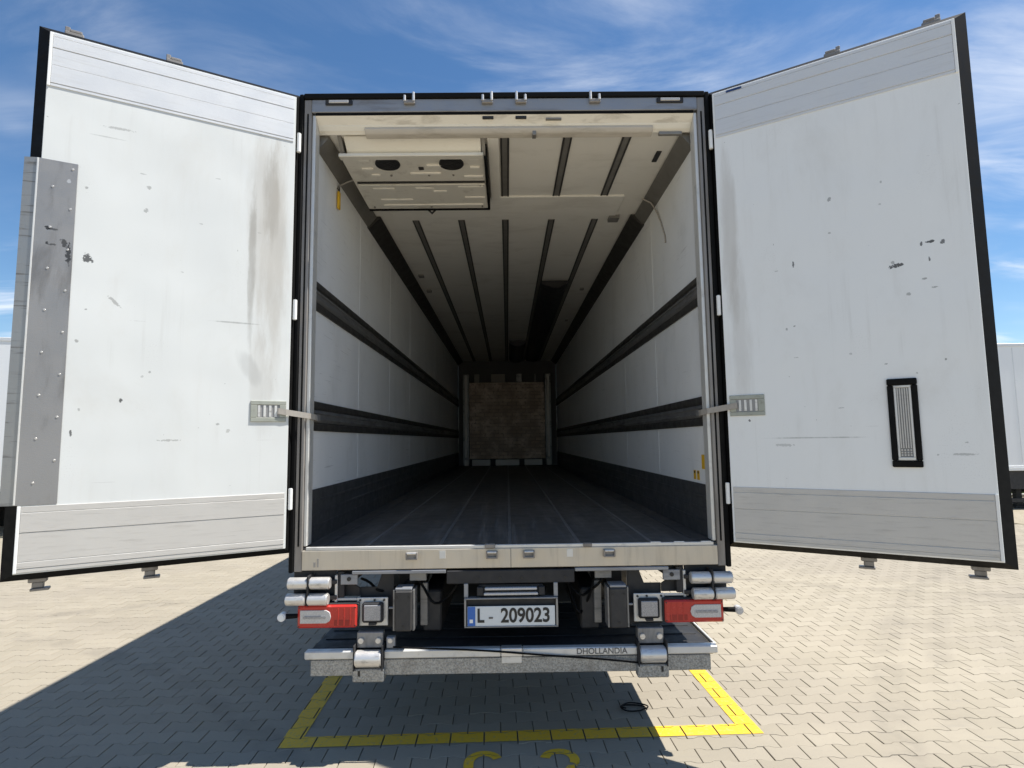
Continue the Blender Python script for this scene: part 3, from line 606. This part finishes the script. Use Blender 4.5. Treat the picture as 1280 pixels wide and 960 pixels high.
# ------------------------------------------------------------------ doors (local x runs from the hinge, z up, inner face at y = 0)
def make_door(side, ang, mwhite):
    sg = 1 if side < 0 else -1
    W, Z0, Z1, D = 1.219, 1.19, 3.95, .085
    Y = lambda *v: sorted(sg*x for x in v)
    y = Y(-D, 0)
    d = box('door', mwhite, T, 0, W, y[0], y[1], Z0, Z1, bev=.002)
    d.location = (side*1.3025, -.0554, 0); d.rotation_euler.z = (math.pi+ang) if side < 0 else -ang
    tag(d, 'sunlit white left door with a steel guard plate along its edge' if side < 0 else 'shaded white right door with a black framed louvre')
    # sloping rubber flanks all round
    o_ = (-.040, 1.275, 1.152, 3.998)
    def flank(P, Q):
        pts = []
        for (x, z) in P: pts += [(x, sg*-.005, z), (x, sg*-.03, z)]
        for (x, z) in Q: pts += [(x, sg*-.060, z), (x, sg*-.092, z)]
        return pts
    i_ = (.003, W-.003, Z0+.003, Z1-.003)
    for P, Q in (([(i_[0], i_[2]), (i_[0], i_[3])], [(o_[0], o_[2]), (o_[0], o_[3])]), ([(i_[1], i_[2]), (i_[1], i_[3])], [(o_[1], o_[2]), (o_[1], o_[3])]),
                 ([(i_[0], i_[2]), (i_[1], i_[2])], [(o_[0], o_[2]), (o_[1], o_[2])]), ([(i_[0], i_[3]), (i_[1], i_[3])], [(o_[0], o_[3]), (o_[1], o_[3])])):
        B().hull(flank(P, Q)).build('door_seal', m_black, d, False)
    for x in (1.237, 1.256): box('seal_lip', m_rub, d, x-.005, x+.005, *Y(-.022-(x-1.22)*.9, -.05), Z0-.02, Z1+.012, bev=.002)
    box('outer_skin', m_twhite, d, -.01, 1.268, *Y(-.093, -.097), 1.158, 3.99, bev=.001)
    # ribbed strips at head and foot
    for nm, z0, z1, cuts, mm in (('head_strip', 3.652, 3.944, (.06, .40, .72, .93), m_alu), ('foot_strip', 1.196, 1.510, (.06, .16, .60, .90), m_alulow)):
        zz = [z0]+[z0+(z1-z0)*c for c in cuts]+[z1]; b = B()
        for k in range(len(zz)-1): b.box(.012, W-.016, *Y(-.001, .004 if k % 2 == 0 else .0055), zz[k]+.0012, zz[k+1]-.0012, .0012)
        b.build(nm, mm, d)
        box('strip_end', m_wlamp, d, W-.015, W-.002, *Y(-.001, .007), z0, z1, bev=.001)
    # recess pan with the holding strap
    px0, px1, pz0, pz1 = .016, .208, 1.922, 2.044
    b = B()
    for a in ((px0, px1, pz0, pz0+.024), (px0, px1, pz1-.024, pz1), (px0, px0+.036, pz0+.0245, pz1-.0245), (px1-.036, px1, pz0+.0245, pz1-.0245)): b.box(a[0], a[1], *Y(-.001, .007), a[2], a[3], .002)
    b.build('recess_pan', m_olive, d)
    box('pan_floor', m_steel, d, px0+.036, px1-.036, *Y(.0005, .002), pz0+.0245, pz1-.0245, bev=0)
    for k in range(4): x = px0+.05+k*.030; box('pan_bar', m_silver if k % 2 else m_bright, d, x, x+.014, *Y(.002, .006), pz0+.028, pz1-.028, bev=.002)
    # locking gear on the outside with the cams at head and foot
    for x in (.66, 1.13):
        B().cyl((x, sg*-.115, 1.16), (x, sg*-.115, 4.02), .0145, None, 14).build('locking_bar', m_silver, d)
        b = B(); b.box(x-.03, x+.045, *Y(-.125, -.085), 1.128, 1.150, .004).box(x-.018, x+.03, *Y(-.12, -.09), 1.100, 1.130, .005).box(x-.042, x+.035, *Y(-.125, -.08), 1.088, 1.101, .003)
        b.build('locking_cam', m_post, d)
        b = B(); b.box(x-.04, x+.045, *Y(-.125, -.085), 3.995, 4.030, .004).box(x-.032, x+.022, *Y(-.12, -.085), 4.028, 4.044, .003).box(x+.022, x+.045, *Y(-.12, -.095), 4.028, 4.060, .003)
        b.build('locking_cam', m_post, d)
        for z in (1.5, 2.2, 2.9, 3.6): box('bar_guide', m_steel, d, x-.03, x+.03, *Y(-.097, -.134), z-.02, z+.02, bev=.004)
    for z in (1.47, 2.60, 3.66):
        B().box(-.03, .05, *Y(-.108, -.098), z-.06, z+.06, .003).build('hinge_leaf', m_wlamp, d)
        B().cyl((-.022, sg*-.010, z-.062), (-.022, sg*-.010, z+.062), .0125, None, 14, .003).build('hinge_pin', m_wlamp, d)
    if side < 0:
        box('guard_plate', m_guard, d, 1.066, 1.229, *Y(.001, .0045), 1.514, 3.258, bev=.001)
        B().hull([(1.2285, sg*q, z) for q in (.001, .0045) for z in (1.514, 3.258)] + [(1.289, sg*q, z) for q in (-.018, -.021) for z in (1.514, 3.258)]).build('guard_lip', m_galvl, d, False)
        box('guard_fold', m_bright, d, 1.2265, 1.2345, *Y(.002, .0065), 1.516, 3.256, bev=.002)
        sc = B().cyl((0, 0, 0), (0, .0025*sg, 0), .0062, .0045, 10).build('bolt', m_silver, d); first = True
        for k in range(9):
            for x, dz in ((1.088, 0), (1.165, -.107)):
                z = 3.225-k*.214+dz
                if z < 1.53: continue
                l = (x, sg*.0045, z)
                if first: sc.location = l; first = False
                else: dup(sc, d, l)
    else:
        x0, x1, z0, z1 = .803, .934, 1.634, 2.090; b = B()
        for a in ((x0, x1, z0, z0+.034), (x0, x1, z1-.034, z1), (x0, x0+.027, z0+.0345, z1-.0345), (x1-.027, x1, z0+.0345, z1-.0345)): b.box(a[0], a[1], *Y(-.001, .014), a[2], a[3], .005)
        b.build('louvre_frame', m_black, d)
        b = B(); i0, i1, j0, j1 = x0+.0275, x1-.0275, z0+.035, z1-.035
        for a in ((i0, i1, j0, j0+.016), (i0, i1, j1-.012, j1), (i0, i0+.011, j0+.0165, j1-.0125), (i1-.011, i1, j0+.0165, j1-.0125)): b.box(a[0], a[1], *Y(0, .009), a[2], a[3], .002)
        b.build('louvre_rim', m_bright, d)
        box('louvre_back', m_load, d, i0+.011, i1-.011, *Y(.0005, .0015), j0+.016, j1-.012, bev=0)
        for k in range(5): x = i0+.0135+k*.0105; box('slat', m_alulow, d, x, x+.006, *Y(.001, .007), j0+.062, j1-.014, bev=.001)
        for k in range(4):
            for r in range(3): x = i0+.0145+k*.013; box('grille_bar', m_alulow, d, x, x+.008, *Y(.001, .006), j0+.022+r*.013, j0+.031+r*.013, bev=.001)
        box('sticker', m_bluelab, d, .085, .175, *Y(.0055, .0066), 3.925, 3.94, bev=0)
    return d
m_galvl = simple('worn_zinc_lip', (.36, .36, .35), .45, .5, .12, 3, (.12, .11, .10), (1, 1, 14), 3, (.54, .66), .7, .0005, 60)
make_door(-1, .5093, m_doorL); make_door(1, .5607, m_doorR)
# straps holding the doors open, from the recess pans into the lower load rail
for s, a in ((-1, .5093), (1, .5607)):
    hx, hy = s*1.3025, -.0554
    q = lambda u, n, z: (hx+s*math.cos(a)*u - s*math.sin(a)*n, hy-math.sin(a)*u-math.cos(a)*n, z)
    P = [q(.06, .014, 1.985), q(.02, .016, 1.978), q(-.02, .012, 1.972), (s*1.24, -.03, 1.965), (s*1.20, -.004, 1.958), (s*1.185, .06, 1.952), (s*1.20, .16, 1.95)]
    t = B()
    for A, D_ in zip(P, P[1:]):
        A, D_ = Vector(A), Vector(D_); n_ = (D_-A).cross(Vector((0, 0, 1))).normalized()*.003; h = Vector((0, 0, .017))
        t.hull([A+n_+h, A-n_+h, A+n_-h, A-n_-h, D_+n_+h, D_-n_+h, D_+n_-h, D_-n_-h])
    o = t.build('holding_strap', m_strap, T, False)
    box('strap_hook', m_steel, o, *sorted((s*1.19, s*1.215)), .12, .18, 1.93, 1.972, bev=.004)

# ------------------------------------------------------------------ rear underside
box('chassis_rail', m_dark, T, -.70, -.60, .25, 10.8, .84, 1.06); box('chassis_rail', m_dark, T, .60, .70, .25, 10.8, .84, 1.06)
for k in range(14): box('cross_member', m_dark, T, -1.2, 1.2, .5+k*.75, .56+k*.75, .96, 1.058)
box('underride_strip', m_head, T, -.93, -.38, -.004, .03, 1.026, 1.046, bev=.003); box('underride_strip', m_head, T, .378, .93, -.004, .03, 1.026, 1.046, bev=.003)
box('side_edge_rail', m_dark, T, -1.29, -1.2, .12, 10.9, .99, 1.055); box('side_edge_rail', m_dark, T, 1.2, 1.29, .12, 10.9, .99, 1.055)
cb = box('centre_beam', m_dark, T, -.376, .374, -.006, .05, .964, 1.040, bev=.004)
for k in range(6):
    x = -.32+k*.128; B().cyl((x, -.009, .995), (x, -.004, .995), .009, None, 12).build('bolt', m_ink, cb)
for s in (-1, 1):
    P_ = lambda *v: sorted(s*x for x in v)
    box('hanger_bracket', m_head, T, *P_(.90, 1.0), .01, .03, .965, 1.024, bev=.003)
    B().cyl((s*.95, .004, .998), (s*.95, .014, .998), .012, None, 12).build('hanger_bolt', m_ink, T)
    box('hanger_bracket', m_load, T, *P_(.50, .60), .04, .07, .975, 1.05, bev=.003)
    # aluminium lamp carrier
    lc = box('lamp_carrier', m_bright, T, *P_(.722, .905), .02, .03, .728, .888, bev=.003)
    box('carrier_arm', m_bright, lc, *P_(.906, 1.05), .022, .03, .872, .886, bev=.002)
    box('carrier_upright', m_bright, lc, *P_(1.018, 1.034), .012, .05, .866, 1.02, bev=.003)
    box('carrier_back', m_dark, lc, *P_(.90, 1.24), .031, .05, .74, .88, bev=.003)
    box('carrier_web', m_dark, lc, *P_(.98, 1.017), .02, .06, .89, 1.04, bev=.003)
    for x in (.745, .80, .885): B().cyl((s*x, .014, .874), (s*x, .021, .874), .0065, None, 10).build('carrier_bolt', m_ink, lc)
    B().prism([(s*.835, 1.042), (s*1.035, 1.042), (s*1.035, .888), (s*.90, .888), (s*.90, .935), (s*.95, .966)], 1, .062, .075).build('mount_plate', m_dark, T)
    B().prism([(s*.70, .70), (s*.90, .70), (s*.90, .934), (s*.80, .934), (s*.775, 1.0), (s*.77, 1.045), (s*.70, 1.045)], 1, .077, .09).build('mount_plate', m_dark, T)
    # lamps
    z0, z1 = .735, .860
    tl = box('tail_lamp', m_red, T, *P_(.893, 1.232), -.035, .019, z0, z1, bev=.008)
    pts = [(s*1.215, z0+.028), (s*1.215, z1-.024), (s*1.065, z1-.024), (s*1.045, z1-.036), (s*1.038, (z0+z1)/2), (s*1.045, z0+.040), (s*1.065, z0+.028)]
    B().prism(pts, 1, -.041, -.033, .002).build('indicator_lens', m_lens, tl)
    box('indicator_core', m_lens2, tl, *P_(1.07, 1.19), -.0435, -.040, z0+.055, z1-.055, bev=.001)
    for k in range(3): x = .925+k*.035; box('lens_rib', m_red, tl, *P_(x, x+.006), -.0375, -.034, z0+.014, z1-.014, bev=.001)
    box('reflector', m_refl, tl, *P_(.918, 1.02), -.0365, -.034, z0+.012, z0+.045, bev=.001)
    for x, z in ((.90, z0+.012), (1.222, z0+.012), (.90, z1-.012), (1.222, z1-.012)): B().cyl((s*x, -.037, z), (s*x, -.034, z), .004, None, 8).build('lamp_screw', m_ink, tl)
    for k in range(5): x = 1.075+k*.028; B().cyl((s*x, -.046, z0+.0625), (s*x, -.042, z0+.0625), .009, .006, 12).build('lamp_diode', m_lens2, tl)
    box('lamp_base', m_dark, tl, *P_(.886, 1.24), -.012, .019, z0-.006, z1+.007, bev=.004)
    rv = B().box(*P_(.745, .868), -.01, .0195, .752, .866, .012).build('reversing_lamp', m_dark, T)
    box('reversing_lens', m_lens2, rv, *P_(.758, .855), -.018, -.008, .766, .853, bev=.008); box('lamp_foot', m_dark, rv, *P_(.785, .83), -.008, .019, .738, .753, bev=.003)
    # outline marker on a rubber stalk
    mk = B().cyl((s*1.22, .0, .797), (s*1.325, -.012, .797), .0125, .0155, 14).build('outline_marker', m_black, T)
    B().cyl((s*1.325, -.040, .797), (s*1.325, .012, .797), .023, None, 20, .006).build('marker_lens', m_wlamp if s < 0 else m_lens, mk)
    # buffer rollers
    for zc, sh in ((.984, 0), (.895, .008)):
        for x0, x1 in ((1.050, 1.166), (1.178, 1.292)):
            B().cyl((s*(x0+sh), -.02-sh, zc), (s*(x1+sh), -.02-sh, zc), .034, None, 24, .005).build('buffer_roller', m_silver, T)
        box('roller_axle', m_dark, T, *P_(1.02, 1.285), .0, .05, zc-.012, zc+.012, bev=.003)
    box('roller_plate', m_dark, T, *P_(1.166+.001, 1.1775), -.05, .06, .862, 1.03, bev=.002); box('roller_back', m_dark, T, *P_(1.036, 1.285), .045, .06, .862, 1.044, bev=.002)
    # rubber dock buffers
    bf_ = box('dock_buffer', m_rub, T, *P_(.572, .672), -.045, .02, .712, .938, bev=.008)
    box('buffer_channel', m_load, bf_, *P_(.560, .571), -.03, .08, .712, .940, bev=.002); box('buffer_channel', m_load, bf_, *P_(.673, .684), -.03, .08, .712, .940, bev=.002)
    box('buffer_cap', m_head, bf_, *P_(.575, .670), -.038, .06, .9385, .953, bev=.003)
    for x, z in ((.59, .905), (.655, .905), (.622, .745)): B().cyl((s*x, -.048, z), (s*x, -.044, z), .008, None, 10).build('buffer_bolt', m_ink, bf_)
    box('link_pin', m_head, T, *P_(.685, .722), .03, .045, .818, .830, bev=.003)
    box('lift_arm', m_dark, T, *P_(.42, .53), .12, 1.6, .66, .90, bev=.01)
    box('lift_ram', m_load, T, *P_(.50, .545), .10, .14, .70, .95, bev=.004)
# number plate
pf = B().box(-.272, .272, -.03, .02, .722, .729, .002).box(-.272, -.2605, -.03, .02, .7295, .879, .002).box(.2605, .272, -.03, .02, .7295, .879, .002).box(-.272, .272, -.03, .02, .8795, .887, .002).build('plate_holder', m_steel, T)
box('holder_back', m_dark, pf, -.26, .26, .0, .012, .73, .879, bev=.001)
pl = box('number_plate', m_plate, T, -.254, .254, -.024, -.019, .729, .840, bev=.002)
box('plate_band', m_blue, pl, -.2525, -.208, -.0256, -.0235, .731, .838, bev=.001); box('plate_country_mark', m_wlamp, pl, -.241, -.222, -.0272, -.0254, .748, .768, bev=.0005)
text('plate_lettering', 'L', m_ink, pl, (-.178, -.0253, .784), .108, .80, off=.0028); text('plate_lettering', '-', m_inkg, pl, (-.118, -.0253, .784), .11, .9); text('plate_lettering', '209023', m_ink, pl, (.083, -.0253, .784), .112, .86, spacing=1.0, off=.0026)
for x in (-.262, .262): box('holder_post', m_head, pf, x-.012, x+.012, -.012, .01, .8875, .966, bev=.002)
for z, wd in ((.935, .152), (.906, .158)): box('plate_lamp', m_lens, pf, -wd, wd, -.02, .01, z-.007, z+.007, bev=.003)
box('lamp_mount', m_dark, pf, -.19, .19, .011, .04, .888, .955, bev=.003)
for x in (-.18, .18): box('lamp_socket', m_dark, pf, x-.018, x+.018, -.018, .011, .896, .946, bev=.004)

# folded tail lift under the frame
tl_ = box('lift_platform', m_dark, T, -1.185, 1.185, .03, .97, .535, .582, bev=.004)
tag(tl_, 'folded tail lift platform with galvanised front skirt')
for x0, x1 in ((-1.192, -.905), (-.735, -.062), (.062, .727), (.89, 1.192)): box('edge_bar', m_bright, tl_, x0, x1, -.024, .029, .556, .602, bev=.006)
for x0, x1 in ((-1.158, -.90), (-.74, .735), (.885, 1.152)): box('galvanised_skirt', m_galv, tl_, x0, x1, -.012, .028, .462, .550, bev=.003)
box('centre_clip', m_silver, tl_, -.061, .061, -.030, .028, .5585, .606, bev=.004); box('centre_clip', m_bright, tl_, -.058, .058, -.022, -.0125, .520, .5575, bev=.003)
for s in (-1, 1):
    P_ = lambda *v: sorted(s*x for x in v)
    c0 = .82 if s < 0 else .81
    rb = box('roller_bracket', m_steel, tl_, *P_(c0-.075, c0+.075), -.005, .05, .612, .700, bev=.004)
    for dx in (-.05, .05): B().cyl((s*(c0+dx), -.022, .655), (s*(c0+dx), -.004, .655), .016, None, 12, .003).build('bracket_bolt', m_silver, tl_)
    for dx in (-.085, .077): box('bracket_cheek', m_dark, tl_, *P_(c0+dx, c0+dx+.008), -.055, .05, .50, .64, bev=.002)
    B().cyl((s*(c0-.074), -.03, .562), (s*(c0+.074), -.03, .562), .046, None, 24, .006).build('ground_roller', m_silver, tl_)
    box('bracket_shoe', m_galv, tl_, *P_(c0-.09, c0+.09), -.045, .02, .436, .509, bev=.006); box('shoe_slot', m_ink, tl_, *P_(c0+.045, c0+.058), -.047, -.044, .47, .50, bev=0)
box('catch', m_head, tl_, -.725, -.675, -.01, .03, .61, .672, bev=.004); B().cyl((-.70, -.025, .655), (-.70, -.009, .655), .014, None, 12, .003).build('catch_bolt', m_silver, tl_)
text('maker_lettering', 'DHOLLANDIA', m_inkg, tl_, (.52, -.0245, .580), .046, 1.0, off=.0009)
B().tube([(-.68, -.03, .624)]+[(-.66+k*.107, -.034-.004*math.sin(k), .622-.0000*k-.105*(k/13)**1.35) for k in range(14)]+[(.745, -.02, .51)], .0055).build('lift_cable', m_black, tl_)
box('platform_lip', m_bright, tl_, 1.186, 1.20, .03, .55, .575, .60, bev=.003)
for k in range(6): box('tread_rib', m_dark, tl_, -1.15, 1.15, .08+k*.16, .10+k*.16, .581, .5865, bev=.002)

for k, (x0, x1, z0, dp) in enumerate(((-.56, -.30, .98, .14), (.31, .56, .99, .12), (-.9, -.6, .98, .07), (.34, .50, .96, .2))):
    B().tube([(x0+(x1-x0)*t/12, .07+.015*k+.03*math.sin(t), z0-dp*math.sin(math.pi*t/12)) for t in range(13)], .008).build('air_hose', m_black, T)
box('dark_backing_box', m_dark, T, -.58, .58, 1.0, 1.35, .58, 1.03, bev=.01)  # added dark box that blacks out the view under the frame
# running gear
def wheel_parts(parent, x, y, r, s):
    n = 32; t = B(); prof = [(.0, .62), (.0, .93), (.03, 1.0), (.30, 1.0), (.33, .93), (.33, .62)]
    t = bmesh.new(); rings = []
    for k in range(n):
        a = 2*math.pi*k/n; rings.append([t.verts.new((x-s*px, y+r*q*math.cos(a), r+r*q*math.sin(a))) for px, q in prof])
    for k in range(n):
        a, b = rings[k], rings[(k+1) % n]
        for i in range(len(prof)): j = (i+1) % len(prof); t.faces.new((a[i], a[j], b[j], b[i]))
    bmesh.ops.recalc_face_normals(t, faces=t.faces); b = B(); b.join(t); wo_ = b.build('wheel', m_tyre, parent)
    B().cyl((x-s*.05, y, r), (x-s*.28, y, r), r*.625, None, 28, .02).cyl((x-s*.0, y, r), (x-s*.06, y, r), r*.28, None, 20, .01).build('rim', m_rim, wo_)
for y in (3.3, 4.6, 5.9):
    for s in (-1, 1): wheel_parts(T, s*1.27, y, .50, s)
    B().cyl((-.95, y, .5), (.95, y, .5), .065, None, 16).build('axle', m_dark, T)
for s in (-1, 1):
    box('landing_leg', m_dark, T, *sorted((s*.72, s*.84)), 9.2, 9.34, .06, 1.0); box('leg_foot', m_dark, T, *sorted((s*.66, s*.90)), 9.12, 9.42, .002, .06)
    box('mud_flap', m_black, T, *sorted((s*.95, s*1.26)), 6.55, 6.56, .25, .98)

# ------------------------------------------------------------------ other trailers parked around
def parked(loc, rz, label, length=13.4):
    t = tag(empty('semi_trailer', loc, rz), label, 'trailer', 'trailers parked on the yard')
    l, zb, zt = length, .98, 4.0
    w_ = box('body', m_twhite, t, 0, l, 0, 2.55, zb+.06, zt-.03, bev=.01)
    for k in range(1, 11): box('panel_joint', m_alu, w_, k*l/11-.012, k*l/11+.012, -.003, .002, zb+.12, zt-.1, bev=.001)
    box('roof_rail', m_alu, t, -.01, l+.01, -.012, 2.562, zt-.08, zt, bev=.008)
    box('side_rail', m_twhite, t, -.01, l+.01, -.014, 2.564, zb-.06, zb+.058, bev=.006); box('rail_groove', m_alu, t, 0, l, -.02, -.013, zb-.005, zb+.005, bev=.001)
    box('chassis', m_dark, t, .3, l-.3, .7, 1.85, .72, zb-.061)
    for y in (.06, 2.44): box('side_guard', m_dark, t, .25, l-5.2, y, y+.05, .17, .26); box('side_guard', m_dark, t, .25, l-5.2, y, y+.05, .48, .915)
    for k in range(5):
        for y in (.12, 2.40): box('guard_post', m_dark, t, 1.5+k*1.5, 1.56+k*1.5, y, y+.05, .20, .93)
    for x in (l-4.4, l-3.1, l-1.8):
        for s, y in ((-1, .03), (1, 2.52)):
            b = B().cyl((x, y, .5), (x, y-s*.33, .5), .5, None, 30, .03).build('wheel', m_tyre, t)
            B().cyl((x, y+s*.006, .5), (x, y-s*.06, .5), .29, .24, 24).build('rim', m_rim, b)
        B().cyl((x, .3, .5), (x, 2.25, .5), .06, None, 12).build('axle', m_dark, t)
    for y in (.45, 1.98): box('landing_leg', m_dark, t, 2.6, 2.74, y, y+.12, .05, .95); box('leg_foot', m_dark, t, 2.52, 2.82, y-.06, y+.18, .004, .05)
    return t
parked((9.9, 10.35, 0), 0, 'pale trailer parked broadside at the far right behind the open right door')
parked((-9.3-13.4*math.cos(R(14)), 8.3-13.4*math.sin(R(14)), 0), R(14), 'sunlit white trailer at the far left edge behind the open left door')

# a thin black loop drawn for a dark mark on the paving
P = []
for k in range(60):
    a = k/59*math.pi*3.3; P.append((.80+.085*math.cos(a)+.012*math.sin(2.3*a)+.02*k/59, .56+.05*math.sin(a)+.03*(k/59-.5), .009+.004*(k % 7 == 0)*0+.0007*k*(k > 30)*.2))
tag(B().tube(P, .0045, 6).build('dark_loop_mark', m_black), 'thin black loop, a dark mark on the paving in front of the tail lift', 'cable')
